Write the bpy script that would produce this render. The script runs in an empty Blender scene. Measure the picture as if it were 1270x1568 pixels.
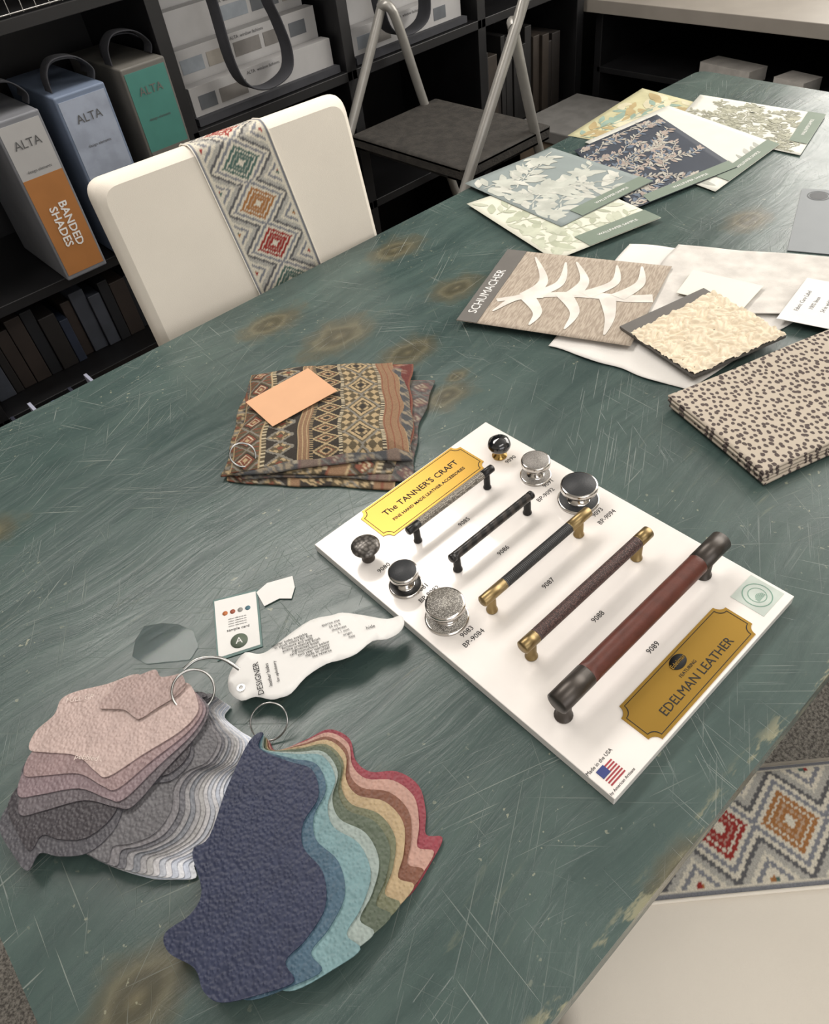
import bpy, bmesh, math, random
from mathutils import Vector, Matrix, noise
random.seed(7)
SC=bpy.context.scene
COL=bpy.context.collection
SC.view_settings.view_transform='Standard'
SC.view_settings.exposure=0.0
pi=math.pi

# ------------------------------------------------------------------ helpers
def lin(c):
    if isinstance(c,str):
        c=c.lstrip('#'); c=tuple(int(c[i:i+2],16)/255 for i in (0,2,4))
    return tuple((x/12.92 if x<=0.04045 else ((x+0.055)/1.055)**2.4) for x in c[:3])

def new_mat(name):
    m=bpy.data.materials.new(name); m.use_nodes=True
    nt=m.node_tree; b=nt.nodes['Principled BSDF']
    return m,nt,b
def nd(nt,t,**kw):
    n=nt.nodes.new(t)
    for k,v in kw.items(): setattr(n,k,v)
    return n
def mth(nt,op,a,b=None,c=None,clamp=False):
    n=nt.nodes.new('ShaderNodeMath'); n.operation=op; n.use_clamp=clamp
    for i,x in enumerate((a,b,c)):
        if x is None: continue
        if isinstance(x,(int,float)): n.inputs[i].default_value=x
        else: nt.links.new(x,n.inputs[i])
    return n.outputs[0]
def ramp(nt,fac,a,b):
    n=nt.nodes.new('ShaderNodeMapRange'); n.interpolation_type='SMOOTHSTEP'
    nt.links.new(fac,n.inputs[0]); n.inputs[1].default_value=a; n.inputs[2].default_value=b
    return n.outputs[0]
def mixc(nt,fac,a,b,mode='MIX'):
    n=nt.nodes.new('ShaderNodeMix'); n.data_type='RGBA'; n.blend_type=mode
    for s,x in ((n.inputs[0],fac),(n.inputs[6],a),(n.inputs[7],b)):
        if isinstance(x,(int,float)): s.default_value=x
        elif isinstance(x,tuple): s.default_value=(*x[:3],1)
        else: nt.links.new(x,s)
    return n.outputs[2]
def mapping(nt,co,scale=(1,1,1),rot=(0,0,0),loc=(0,0,0)):
    """rotate and move first, then stretch"""
    if any(rot) or any(loc):
        r=nt.nodes.new('ShaderNodeMapping'); nt.links.new(co,r.inputs[0]); r.inputs['Rotation'].default_value=rot; r.inputs['Location'].default_value=loc; co=r.outputs[0]
    n=nt.nodes.new('ShaderNodeMapping'); nt.links.new(co,n.inputs[0]); n.inputs['Scale'].default_value=scale
    return n.outputs[0]
def noi(nt,vec,scale,detail=3,rough=.5,dist=0):
    n=nt.nodes.new('ShaderNodeTexNoise'); nt.links.new(vec,n.inputs['Vector'])
    n.inputs['Scale'].default_value=scale; n.inputs['Detail'].default_value=detail
    n.inputs['Roughness'].default_value=rough; n.inputs['Distortion'].default_value=dist
    return n.outputs[0]
def bump(nt,b,h,strength=.3,dist=.001):
    n=nt.nodes.new('ShaderNodeBump'); n.inputs['Strength'].default_value=strength; n.inputs['Distance'].default_value=dist
    nt.links.new(h,n.inputs['Height']); nt.links.new(n.outputs[0],b.inputs['Normal'])
_mc={}
def mat(name,color,rough=.5,metal=0.,nscale=0,namp=.12,bscale=0,bstr=.3,bdist=.0006,spec=.5,bkind='noise',coat=0):
    if name in _mc: return _mc[name]
    m,nt,b=new_mat(name); c=lin(color)
    b.inputs['Roughness'].default_value=rough; b.inputs['Metallic'].default_value=metal
    b.inputs['Specular IOR Level'].default_value=spec
    b.inputs['Coat Weight'].default_value=coat
    tc=nd(nt,'ShaderNodeTexCoord').outputs['Object']
    f=noi(nt,tc,nscale or 25,4)
    f=ramp(nt,f,.3,.7)
    a=tuple(x*(1-namp) for x in c); d=tuple(min(1,x*(1+namp)) for x in c)
    nt.links.new(mixc(nt,f,a,d),b.inputs['Base Color'])
    if bscale:
        if bkind=='voronoi':
            v=nd(nt,'ShaderNodeTexVoronoi'); v.feature='SMOOTH_F1'; nt.links.new(tc,v.inputs['Vector']); v.inputs['Scale'].default_value=bscale
            bump(nt,b,mth(nt,'SUBTRACT',1.0,v.outputs['Distance']),bstr,bdist)
        else:
            bump(nt,b,noi(nt,tc,bscale,3),bstr,bdist)
    _mc[name]=m; return m
def attr_mat(name,rough=.9,bscale=900,bstr=.4):
    if name in _mc: return _mc[name]
    m,nt,b=new_mat(name)
    a=nd(nt,'ShaderNodeAttribute',attribute_name='Col')
    tc=nd(nt,'ShaderNodeTexCoord').outputs['Object']
    f=noi(nt,tc,500,2); f=mth(nt,'MULTIPLY_ADD',f,.7,.65)
    nt.links.new(mixc(nt,1.0,a.outputs['Color'],f,'MULTIPLY'),b.inputs['Base Color'])
    b.inputs['Roughness'].default_value=rough; b.inputs['Specular IOR Level'].default_value=.2
    bump(nt,b,noi(nt,tc,bscale,2),bstr,.0005)
    _mc[name]=m; return m

def empty(name,loc=(0,0,0)):
    e=bpy.data.objects.new(name,None); e.location=loc; e.empty_display_size=.05; COL.objects.link(e); return e
def setpar(o,p):
    if p is not None:
        o.parent=p; o.matrix_parent_inverse=Matrix.Translation(-Vector(p.location))
    return o
def obj(name,verts,faces,mats=None,par=None,smooth=False,fm=None):
    me=bpy.data.meshes.new(name); me.from_pydata([tuple(v) for v in verts],[],faces); me.update()
    if mats is not None:
        for m in (mats if isinstance(mats,(list,tuple)) else [mats]): me.materials.append(m)
    if fm:
        for p,i in zip(me.polygons,fm): p.material_index=i
    if smooth:
        for p in me.polygons: p.use_smooth=True
    o=bpy.data.objects.new(name,me); COL.objects.link(o)
    return setpar(o,par)
class MB:
    """mesh builder collecting several solids in one mesh"""
    def __init__(s): s.v=[]; s.f=[]; s.m=[]; s.sm=[]
    def add(s,v,f,mi=0,M=None,sm=False):
        o=len(s.v)
        s.v+= [tuple(M@Vector(p)) if M is not None else tuple(p) for p in v]
        s.f+= [tuple(i+o for i in q) for q in f]; s.m+=[mi]*len(f); s.sm+=[sm]*len(f)
    def box(s,x0,x1,y0,y1,z0,z1,mi=0,M=None):
        v=[(x0,y0,z0),(x1,y0,z0),(x1,y1,z0),(x0,y1,z0),(x0,y0,z1),(x1,y0,z1),(x1,y1,z1),(x0,y1,z1)]
        s.add(v,[(3,2,1,0),(4,5,6,7),(0,1,5,4),(1,2,6,5),(2,3,7,6),(3,0,4,7)],mi,M)
    def rev(s,prof,n=40,mi=0,M=None,mis=None):
        v=[];f=[];k=len(prof)
        for i in range(n):
            a=2*pi*i/n
            for r,z in prof: v.append((r*math.cos(a),r*math.sin(a),z))
        o=len(s.v)
        for i in range(n):
            j=(i+1)%n
            for q in range(k-1):
                f.append((i*k+q,j*k+q,j*k+q+1,i*k+q+1))
        s.v+=[tuple(M@Vector(p)) if M is not None else p for p in v]
        s.f+=[tuple(x+o for x in q) for q in f]
        s.m+=[(mis[q] if mis else mi) for i in range(n) for q in range(k-1)]
        s.sm+=[True]*len(f)
    def tube(s,pts,r,n=12,mi=0):
        pts=[Vector(p) for p in pts]; v=[];f=[]
        for i,p in enumerate(pts):
            t=(pts[min(i+1,len(pts)-1)]-pts[max(i-1,0)]).normalized()
            up=Vector((0,0,1)) if abs(t.z)<.9 else Vector((1,0,0))
            a=t.cross(up).normalized(); b=t.cross(a)
            rr=r[i] if isinstance(r,(list,tuple)) else r
            for k in range(n):
                an=2*pi*k/n; v.append(p+a*rr*math.cos(an)+b*rr*math.sin(an))
        for i in range(len(pts)-1):
            for k in range(n):
                k2=(k+1)%n; f.append((i*n+k,i*n+k2,(i+1)*n+k2,(i+1)*n+k))
        s.add(v,f,mi,None,True)
        s.add(v[:n],[tuple(range(n))],mi); s.add(v[-n:],[tuple(reversed(range(n)))],mi)
    def poly(s,out,z0,z1,mi=0,mside=None):
        """flat prism; z0/z1 numbers or functions (x,y)->z"""
        f0=z0 if callable(z0) else (lambda x,y:z0); f1=z1 if callable(z1) else (lambda x,y:z1)
        n=len(out); v=[(x,y,f1(x,y)) for x,y in out]+[(x,y,f0(x,y)) for x,y in out]
        ar=sum(out[i][0]*out[(i+1)%n][1]-out[(i+1)%n][0]*out[i][1] for i in range(n))
        top=tuple(range(n)); 
        if ar<0: top=top[::-1]
        s.add(v,[top,tuple(n+i for i in top[::-1])],mi)
        s.add(v,[((i,(i+1)%n,n+(i+1)%n,n+i) if ar<0 else (n+i,n+(i+1)%n,(i+1)%n,i)) for i in range(n)],mi if mside is None else mside)
    def make(s,name,mats,par=None,bevel=0,seg=2):
        o=obj(name,s.v,s.f,mats,par,fm=s.m)
        for p,q in zip(o.data.polygons,s.sm): p.use_smooth=q
        if bevel:
            b=o.modifiers.new('bev','BEVEL'); b.width=bevel; b.segments=seg; b.limit_method='ANGLE'
        return o
def frame(X,Y,loc=(0,0,0)):
    X=Vector(X).normalized(); Y=Vector(Y).normalized(); Z=X.cross(Y)
    M=Matrix((X,Y,Z)).transposed().to_4x4(); M.translation=Vector(loc); return M
def text(body,size,loc,m,par=None,X=(1,0,0),Y=(0,1,0),name='label_text',align='CENTER',sx=1,ext=.00008,bold=0,ls=1):
    cu=bpy.data.curves.new(name,'FONT'); cu.body=body; cu.size=size; cu.align_x=align; cu.align_y='CENTER'
    cu.extrude=ext; cu.offset=bold; cu.space_line=ls; cu.resolution_u=2
    cu.materials.append(m)
    o=bpy.data.objects.new(name,cu); COL.objects.link(o)
    Mx=frame(X,Y,loc)@Matrix.Diagonal((sx,1,1,1))
    if par is not None:
        o.parent=par; o.matrix_parent_inverse=Matrix.Translation(-Vector(par.location))
    o.matrix_basis=Mx
    return o
def catmull(pts,n=5,closed=True):
    out=[];L=len(pts)
    rng=range(L if closed else L-1)
    for i in rng:
        if closed: p=[pts[(i+k-1)%L] for k in range(4)]
        else: p=[pts[max(0,min(L-1,i+k-1))] for k in range(4)]
        for j in range(n):
            t=j/n
            out.append(tuple(.5*((2*p[1][d])+(-p[0][d]+p[2][d])*t+(2*p[0][d]-5*p[1][d]+4*p[2][d]-p[3][d])*t*t+(-p[0][d]+3*p[1][d]-3*p[2][d]+p[3][d])*t**3) for d in range(len(p[1]))))
    if not closed: out.append(tuple(pts[-1]))
    return out
def bil(q,u,v):
    a,b,c,d=[Vector(p) for p in q]   # a(u0v0) b(u1v0) c(u1v1) d(u0v1)
    return a*(1-u)*(1-v)+b*u*(1-v)+c*u*v+d*(1-u)*v
def sheet(name,q,nu,nv,z,thick,m,par=None,col=None,zf=None,warp=None,smooth=True):
    v=[];f=[];cols=[]
    for j in range(nv+1):
        for i in range(nu+1):
            u=i/nu;w=j/nv
            uu,ww=(warp(u,w) if warp else (u,w))
            p=bil(q,uu,ww)
            v.append((p.x,p.y,z+(zf(u,w) if zf else 0)))
            if col: cols.append(col(u,w))
    for j in range(nv):
        for i in range(nu):
            a=j*(nu+1)+i; f.append((a,a+1,a+nu+2,a+nu+1))
    o=obj(name,v,f,m,par,smooth)
    if o.data.polygons[0].normal.z<0: o.data.flip_normals()
    if col:
        at=o.data.color_attributes.new('Col','FLOAT_COLOR','POINT')
        for i,c in enumerate(cols): at.data[i].color=(*c,1)
    if thick:
        s=o.modifiers.new('th','SOLIDIFY'); s.thickness=thick; s.offset=-1
    return o
def curve(name,pts,r,m,par=None,cyc=False,M=None,extrude=0,res=3):
    cu=bpy.data.curves.new(name,'CURVE'); cu.dimensions='3D' if not extrude else '2D'
    if extrude: cu.fill_mode='NONE'; cu.extrude=extrude
    cu.bevel_depth=r; cu.bevel_resolution=res
    s=cu.splines.new('POLY'); s.points.add(len(pts)-1)
    for p,c in zip(s.points,pts): p.co=(c[0],c[1],c[2] if len(c)>2 else 0,1)
    s.use_cyclic_u=cyc; cu.materials.append(m)
    o=bpy.data.objects.new(name,cu); COL.objects.link(o)
    if par is not None: o.parent=par; o.matrix_parent_inverse=Matrix.Translation(-Vector(par.location))
    if M is not None: o.matrix_basis=M
    return o

# ------------------------------------------------------------------ common materials
BLACK=mat('black_ink','#101010',.7)
WHITE=mat('white_paper','#dcdbd8',.7,namp=.02)
GREYTXT=mat('grey_ink','#4e4e4e',.7)
GREEN_L=mat('label_green','#727f72',.7,namp=.04)
DARKLBL=mat('label_grey','#625f5b',.7,namp=.05)
SILVER=mat('polished_nickel','#cfcbc6',.15,1)
BRASS=mat('aged_brass','#94805a',.38,.95,namp=.15)
BRONZE=mat('dark_bronze','#4a4541',.38,.7,namp=.15)
BLKMET=mat('black_metal','#1d1c1c',.35,.3)
STEEL=mat('ring_steel','#a5a5a3',.25,1)
SHELF=mat('black_shelf_paint','#121214',.45,nscale=9,namp=.3)
STRAP=mat('black_webbing','#34353a',.85,bscale=600,bstr=.5)

# ------------------------------------------------------------------ room
def room_box(name,x0,x1,y0,y1,z0,z1,m):
    b=MB(); b.box(x0,x1,y0,y1,z0,z1); return b.make(name,[m])
floor_m,nt,b=new_mat('speckled_carpet')
tc=nd(nt,'ShaderNodeTexCoord').outputs['Object']
f=ramp(nt,noi(nt,tc,160,3,.7),.35,.65)
nt.links.new(mixc(nt,f,lin('#4d4a46'),lin('#8d8981')),b.inputs['Base Color']); b.inputs['Roughness'].default_value=.95
bump(nt,b,noi(nt,tc,220,3),.6,.004)
WALL=mat('charcoal_wall_paint','#3a3a3c',.8,nscale=3,namp=.05)
WALLW=mat('warm_white_wall','#cfc9c0',.8,nscale=3,namp=.03)
CEIL=mat('ceiling_white','#e4e2de',.9,namp=.02)
X0,X1,Y0,Y1,ZH=-2.2,3.3,-2.2,2.36,2.7
room_box('floor',X0-.1,X1+.1,Y0-.1,Y1+.1,-.1,0,floor_m)
room_box('ceiling',X0-.1,X1+.1,Y0-.1,Y1+.1,ZH,ZH+.1,CEIL)
room_box('wall_back',X0-.1,X1+.1,Y1,Y1+.1,0,ZH,WALL)
room_box('wall_front',X0-.1,X1+.1,Y0-.1,Y0,0,ZH,WALLW)
room_box('wall_left',X0-.1,X0,Y0,Y1,0,ZH,WALLW)
room_box('wall_right',X1,X1+.1,Y0,Y1,0,ZH,WALLW)
for n,a in (('back',(X0,X1,Y1-.015,Y1)),('right',(X1-.015,X1,Y0,Y1))):
    room_box('baseboard_'+n,a[0],a[1],a[2],a[3],0,.1,WALLW)

# ------------------------------------------------------------------ table
tm,nt,b=new_mat('distressed_teal_paint')
tc=nd(nt,'ShaderNodeTexCoord').outputs['Object']
# flowing wood grain: stretched noise whose coordinates are bent by a large noise
wn=nd(nt,'ShaderNodeTexNoise'); wn.inputs['Scale'].default_value=2.6; wn.inputs['Detail'].default_value=2; nt.links.new(tc,wn.inputs['Vector'])
vm=nd(nt,'ShaderNodeVectorMath'); vm.operation='MULTIPLY_ADD'; nt.links.new(wn.outputs[1],vm.inputs[0]); vm.inputs[1].default_value=(.05,.16,0); nt.links.new(tc,vm.inputs[2])
wc=vm.outputs[0]
g=noi(nt,mapping(nt,wc,(3.5,34,10)),1.0,9,.68,.5)
g=ramp(nt,g,.32,.68)
bl=ramp(nt,noi(nt,tc,3.5,6,.68),.35,.7)
bl2=ramp(nt,noi(nt,tc,11,6,.7),.35,.68)
c=mixc(nt,g,lin('#334442'),lin('#455652'))
c=mixc(nt,mth(nt,'MULTIPLY',bl,.38),c,lin('#556661'))
c=mixc(nt,mth(nt,'MULTIPLY',bl2,.25),c,lin('#2c3a39'))
knots=[(-.139,.303,.05),(.579,.678,.040),(.617,.808,.05),(.808,.888,.050),(.576,.938,.065),(.522,1.07,.055),(.837,1.09,.055),(.50,.80,.03),(1.30,.62,.05),(1.05,.95,.03),(-.05,.95,.05),(.62,.70,.02),(1.6,.5,.05),(.25,.05,.04)]
sep=nd(nt,'ShaderNodeSeparateXYZ'); nt.links.new(tc,sep.inputs[0]); sx,sy=sep.outputs[0],sep.outputs[1]
wob=noi(nt,tc,22,4,.6); wob=mth(nt,'MULTIPLY_ADD',wob,1.5,.25)
wood=None;ringsum=None
for kx,ky,kr in knots:
    dx=mth(nt,'MULTIPLY',mth(nt,'SUBTRACT',sx,kx),.62); dy=mth(nt,'SUBTRACT',sy,ky)
    r=mth(nt,'SQRT',mth(nt,'ADD',mth(nt,'MULTIPLY',dx,dx),mth(nt,'MULTIPLY',dy,dy)))
    r=mth(nt,'MULTIPLY',mth(nt,'DIVIDE',r,kr),wob)
    w=mth(nt,'SUBTRACT',1.0,ramp(nt,r,.15,.95))
    ri=mth(nt,'MULTIPLY',mth(nt,'ABSOLUTE',mth(nt,'SINE',mth(nt,'MULTIPLY',r,8.0))),w)
    wood=w if wood is None else mth(nt,'MAXIMUM',wood,w)
    ringsum=ri if ringsum is None else mth(nt,'MAXIMUM',ringsum,ri)
c=mixc(nt,mth(nt,'MULTIPLY',wood,.8),c,lin('#6b6249'))
c=mixc(nt,mth(nt,'MULTIPLY',ringsum,.65),c,lin('#2b2d24'))
wp=noi(nt,mapping(nt,wc,(9,80,10)),1.0,6,.7,.6)
wp=mth(nt,'MULTIPLY',ramp(nt,wp,.58,.72),ramp(nt,noi(nt,tc,5,4),.46,.66))
c=mixc(nt,mth(nt,'MULTIPLY',wp,.45),c,lin('#7a7d68'))
scr=None
for i,(ang,ln,wd,th) in enumerate([(0.35,8,520,.69),(1.15,9,560,.70),(-.55,7,600,.69),(2.1,10,520,.70),(.8,7,640,.69),(1.65,9,560,.70),(-.1,10,480,.70),(2.6,8,600,.69)]):
    n1=noi(nt,mapping(nt,tc,(ln,wd,1),(0,0,ang),(i*3.1,i*1.7,0)),1.0,1,.4,.10)
    s1=ramp(nt,n1,th,th+.05)
    s1=mth(nt,'MULTIPLY',s1,ramp(nt,noi(nt,mapping(nt,tc,(1,1,1),(0,0,0),(i*2.,i*.7,0)),4,3),.50,.66))
    scr=s1 if scr is None else mth(nt,'MAXIMUM',scr,s1)
edge=mth(nt,'SUBTRACT',1.0,ramp(nt,sy,.064,.082))
edge=mth(nt,'MULTIPLY',edge,ramp(nt,noi(nt,mapping(nt,tc,(18,60,40)),1,4,.7),.52,.62))
c=mixc(nt,mth(nt,'MULTIPLY',edge,.8),c,lin('#8d8a70'))
c=mixc(nt,mth(nt,'MULTIPLY',scr,.55),c,lin('#8a918a'))
fl=mth(nt,'MULTIPLY',ramp(nt,noi(nt,tc,130,2),.70,.74),ramp(nt,noi(nt,tc,4,2),.45,.6))
c=mixc(nt,mth(nt,'MULTIPLY',fl,.6),c,lin('#9a9b86'))
nt.links.new(c,b.inputs['Base Color'])
rg=mth(nt,'MULTIPLY_ADD',noi(nt,tc,8,5),.30,.15); rg=mth(nt,'ADD',rg,mth(nt,'MULTIPLY',scr,.2),clamp=True)
nt.links.new(rg,b.inputs['Roughness'])
hh=mth(nt,'SUBTRACT',mth(nt,'MULTIPLY',g,.40),mth(nt,'MULTIPLY',scr,.7))
bump(nt,b,mth(nt,'ADD',hh,mth(nt,'MULTIPLY',noi(nt,tc,22,3),.6)),.45,.0015)
TABLE=tm
tab=empty('dining_table',(.87,.61,0))
def rounded(pts,r,n=6):
    out=[];L=len(pts)
    for i in range(L):
        p0,p1,p2=[Vector(pts[(i+k-1)%L]) for k in range(3)]
        a=(p0-p1).normalized();b_=(p2-p1).normalized()
        s=p1+a*r;e=p1+b_*r
        for k in range(n+1):
            t=k/n; q=s*(1-t)**2+p1*2*t*(1-t)+e*t*t; out.append((q.x,q.y))
    return out
mb=MB(); mb.poly(rounded([(-.208,.062),(1.935,.062),(1.965,1.15),(-.208,1.185)],.03),.712,.75)
mb.make('table_top',[TABLE],tab,bevel=.007,seg=4)
mb=MB()
mb.box(-.12,1.85,.14,.165,.62,.712); mb.box(-.12,1.85,1.05,1.075,.62,.712); mb.box(-.12,-.095,.14,1.07,.62,.712); mb.box(1.825,1.85,.14,1.07,.62,.712)
mb.make('apron',[TABLE],tab)
for i,(x,y) in enumerate([(-.085,.18),(1.815,.18),(-.085,1.035),(1.815,1.035)]):
    mb=MB(); mb.rev([(0,0),(.03,0),(.035,.03),(.028,.06),(.04,.2),(.045,.45),(.032,.5),(.045,.53),(.045,.63),(0,.63)],24,M=Matrix.Translation((x,y,0)))
    mb.box(x-.045,x+.045,y-.045,y+.045,.55,.712)
    mb.make('leg_%d'%(i+1),[TABLE],tab)

# ------------------------------------------------------------------ chairs
UPH=mat('ivory_upholstery','#ddd6ca',.92,nscale=4,namp=.04,bscale=700,bstr=.35,spec=.2)
DKWOOD=mat('dark_wood','#2b211b',.4,nscale=12,namp=.25)
CREAM=lin('#c6c0b1');GR=lin('#77797f');LG=lin('#a19f98');RED=lin('#8a302c');GOLD=lin('#96683f');TEAL=lin('#4b625c');DK=lin('#58585a')
MOT=[TEAL,GOLD,RED]
def band_col(a,l,per=.075):
    """a:-1..1 across band, l metres along"""
    a=round(a*20)/20; st=per/26; l=round(l/st)*st
    k=math.floor(l/per+1e-6); fr=(l/per-k)-.5
    if abs(a)>.93: return GR
    if abs(a)>.86: return CREAM
    d=abs(a)*.95+abs(fr)*2*.62
    mc=MOT[k%3]
    if d<.10: return CREAM
    if d<.50:
        ia=int(round(abs(a)*20)); ifr=int(round(abs(fr)*26))
        if .20<d<.28: return tuple(.6*x+.4*y for x,y in zip(mc,CREAM))
        if d>.34 and (ia+ifr)%4==0: return CREAM
        return mc
    if d<.58: return CREAM
    if d<.68: return GR
    if d<.80: return CREAM
    if d<.90: return DK
    if d<1.02: return LG
    if d<1.12: return CREAM
    if d<1.22: return GR
    if d<1.34: return CREAM
    return MOT[(k+2)%3]
BANDM=attr_mat('woven_ribbon_trim')
def rbox(name,dx,dy,dz,loc,m,par,bev,M=None,seg=5,puff=0):
    bm=bmesh.new(); bmesh.ops.create_cube(bm,size=1)
    for v in bm.verts: v.co=Vector((v.co.x*dx,v.co.y*dy,v.co.z*dz))
    bmesh.ops.subdivide_edges(bm,edges=bm.edges[:],cuts=7,use_grid_fill=True)
    bmesh.ops.bevel(bm,geom=[e for e in bm.edges if len(e.link_faces)==2 and e.calc_face_angle(0)>1],offset=bev,segments=seg,profile=.5,affect='EDGES')
    if puff:
        for v in bm.verts:
            x=v.co.x/dx*2;y=v.co.y/dy*2;z=v.co.z/dz*2
            v.co.z+= puff*(1-x*x)*max(0,1-y*y)*(1 if z>0 else 0)
    me=bpy.data.meshes.new(name); bm.to_mesh(me); bm.free()
    for p in me.polygons: p.use_smooth=True
    me.materials.append(m); o=bpy.data.objects.new(name,me); COL.objects.link(o)
    if par is not None: o.parent=par
    o.matrix_basis=(M if M is not None else Matrix.Identity(4))@Matrix.Translation(loc)
    return o
def backrest(e,w,th,z0,z1,T,rc=.030):
    out=rounded([(-w/2,z0),(w/2,z0),(w/2,z1),(-w/2,z1)],rc,8)
    mb=MB(); n=len(out)
    rings=[]
    for k in range(9):
        a=pi*k/8
        y=th*k/8
        s_=math.sin(a)**.5 if 0<k<8 else 0
        inset=.016*(1-s_)
        cz=(z0+z1)/2
        rings.append([(x-(inset if x>0 else -inset),y,z-(inset if z>cz else -inset)) for x,z in out])
    V=[T@Vector(p) for r in rings for p in r]
    F=[(k*n+i,k*n+(i+1)%n,(k+1)*n+(i+1)%n,(k+1)*n+i) for k in range(8) for i in range(n)]
    mb.add(V,F,0,None,True); mb.add(V[:n],[tuple(reversed(range(n)))],0); mb.add(V[-n:],[tuple(range(n))],0)
    o=mb.make('backrest',[UPH]); o.parent=e; return o
def chair(name,loc,rot,tilt,bandx=.015,ztop=1.0,seatz=.48,sd=.46,w=.49):
    """local: +Y points to the BACK of the chair; front of back rest at y=0 at z .75"""
    e=empty(name,loc); e.rotation_euler=(0,0,rot)
    th=.065
    T=Matrix.Translation((0,0,.75))@Matrix.Rotation(-tilt,4,'X')@Matrix.Translation((0,0,-.75))
    backrest(e,w,th,.40,ztop,T)
    yb=-math.tan(tilt)*(.75-seatz)
    rbox('seat',w+.01,sd,.11,(0,yb-sd/2+.045,seatz-.055),UPH,e,.03,puff=.012)
    zz=seatz+.01; N=170; R_=.018
    path=[(-.0014,zz+(ztop-R_-zz)*i/N) for i in range(N+1)]
    for k in range(1,9):
        a=pi/2*k/8; path.append((R_-(R_+.0014)*math.cos(a),ztop-R_+(R_+.0014)*math.sin(a)))
    for k in range(1,9): path.append((R_+(th-2*R_)*k/8,ztop+.0014))
    for k in range(1,9):
        a=pi/2*k/8; path.append((th-R_+(R_+.0014)*math.sin(a),ztop-R_+(R_+.0014)*math.cos(a)))
    for i in range(1,N+1): path.append((th+.0014,ztop-R_-(ztop-.45)*i/N))
    wid=.142; nx=50; V=[];F=[];C=[];L=0
    for j,(y,z) in enumerate(path):
        if j: L+=math.hypot(y-path[j-1][0],z-path[j-1][1])
        for i in range(nx+1):
            a=-1+2*i/nx; V.append(T@Vector((bandx+(ztop-z)*.09+a*wid/2,y,z))); C.append(band_col(a,-L+.0525))
    for j in range(len(path)-1):
        for i in range(nx):
            q=j*(nx+1)+i; F.append((q,q+1,q+nx+2,q+nx+1))
    o=obj('ribbon_band',V,F,BANDM,None,True); o.parent=e
    at=o.data.color_attributes.new('Col','FLOAT_COLOR','POINT')
    for i,cc in enumerate(C): at.data[i].color=(*cc,1)
    mb=MB()
    for sx_ in (-1,1):
        mb.tube([T@Vector((bandx+(ztop-z)*.09+sx_*(wid/2+.001),y,z)) for y,z in path[::3]],.0014,6)
    o=mb.make('piping',[UPH]); o.parent=e
    for i,(x,y,yy) in enumerate([(-w/2+.03,yb-sd+.08,0),(w/2-.03,yb-sd+.08,0),(-w/2+.03,yb+.02,.07),(w/2-.03,yb+.02,.07)]):
        mb=MB(); mb.tube([(x,y+yy,0),(x,y,seatz-.09)],[.014,.022],4)
        o=mb.make('leg_%d'%(i+1),[DKWOOD]); o.parent=e
    return e,yb
c1,_=chair('dining_chair',(.630,1.212,0),math.radians(-5.5),math.radians(10),bandx=.005,w=.505,ztop=1.004)
ang=math.radians(-39.6); SH=.118
c2,yb=chair('dining_chair.001',(.361+.77*.40+.64*.075-.64*SH,.028-.64*.40+.77*.075-.77*SH,0),ang-pi/2,math.radians(8),bandx=-SH,seatz=.47,sd=.62,w=.40)
V=[];F=[];C=[];nx,ny_=60,260;wid=.150;sd=.62
for j in range(ny_+1):
    for i in range(nx+1):
        a=-1+2*i/nx; y=yb+.03-(sd-.05)*j/ny_
        x=-SH-.004+a*wid/2
        X_=x/.41*2;Y_=(y-(yb-sd/2+.045))/sd*2
        dxe=max(0,abs(x)-(.205-.03)); dye=max(0,abs(Y_)*sd/2-(sd/2-.03))
        dd=min(.029,math.hypot(dxe,dye))
        z=.47-.03+math.sqrt(.03**2-dd**2)+.012*(1-X_*X_)*max(0,1-Y_*Y_)+.0022
        V.append((x,y,z)); C.append(band_col(a,-y*1.0+.075+.010,.085))
for j in range(ny_):
    for i in range(nx):
        q=j*(nx+1)+i; F.append((q,q+nx+1,q+nx+2,q+1))
o=obj('seat_ribbon',V,F,BANDM,None,True); o.parent=c2
if o.data.polygons[0].normal.z<0: o.data.flip_normals()
at=o.data.color_attributes.new('Col','FLOAT_COLOR','POINT')
for i,cc in enumerate(C): at.data[i].color=(*cc,1)
mb=MB()
mb.tube([Vector(V[j*(nx+1)+nx])+Vector((.001,0,0)) for j in range(0,ny_+1,4)],.0022,8)
o=mb.make('seat_piping',[UPH]); o.parent=c2

# ------------------------------------------------------------------ hardware board
BZ=.763
hb=empty('hardware_sample_board',(.408,.355,.7505))
BOARD=mat('glossy_white_board','#e6e1dc',.22,namp=.02,coat=.3)
mb=MB(); mb.box(.256,.560,.130,.579,.7505,BZ); mb.make('board',[BOARD],hb,bevel=.0008)
def plate(name,x0,x1,y0,y1,mi):
    r=.009
    def notch(x0,x1,y0,y1,r):
        pts=[]
        for cx,cy,a0 in ((x0,y0,pi/2),(x1,y0,pi),(x1,y1,1.5*pi),(x0,y1,0)):
            seq=[(cx+r*math.cos(a0-pi/2*k/6),cy+r*math.sin(a0-pi/2*k/6)) for k in range(7)]
            pts+=seq
        return pts
    mb=MB(); mb.poly(notch(x0,x1,y0,y1,r),BZ,BZ+.001,0)
    a=notch(x0+.003,x1-.003,y0+.003,y1-.003,r); c_=notch(x0+.0037,x1-.0037,y0+.0037,y1-.0037,r)
    n=len(a)
    mb.add([(x,y,BZ+.00125) for x,y in a]+[(x,y,BZ+.00125) for x,y in c_],[(i,(i+1)%n,n+(i+1)%n,n+i) for i in range(n)],1)
    return mb.make(name,[GOLDP,BLACK],hb)
GOLDP=mat('gold_plate','#ab8840',.34,.88,nscale=6,namp=.08)
plate('gold_plate_1',.322,.499,.515,.577,0); plate('gold_plate_2',.323,.500,.1335,.182,0)
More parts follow.
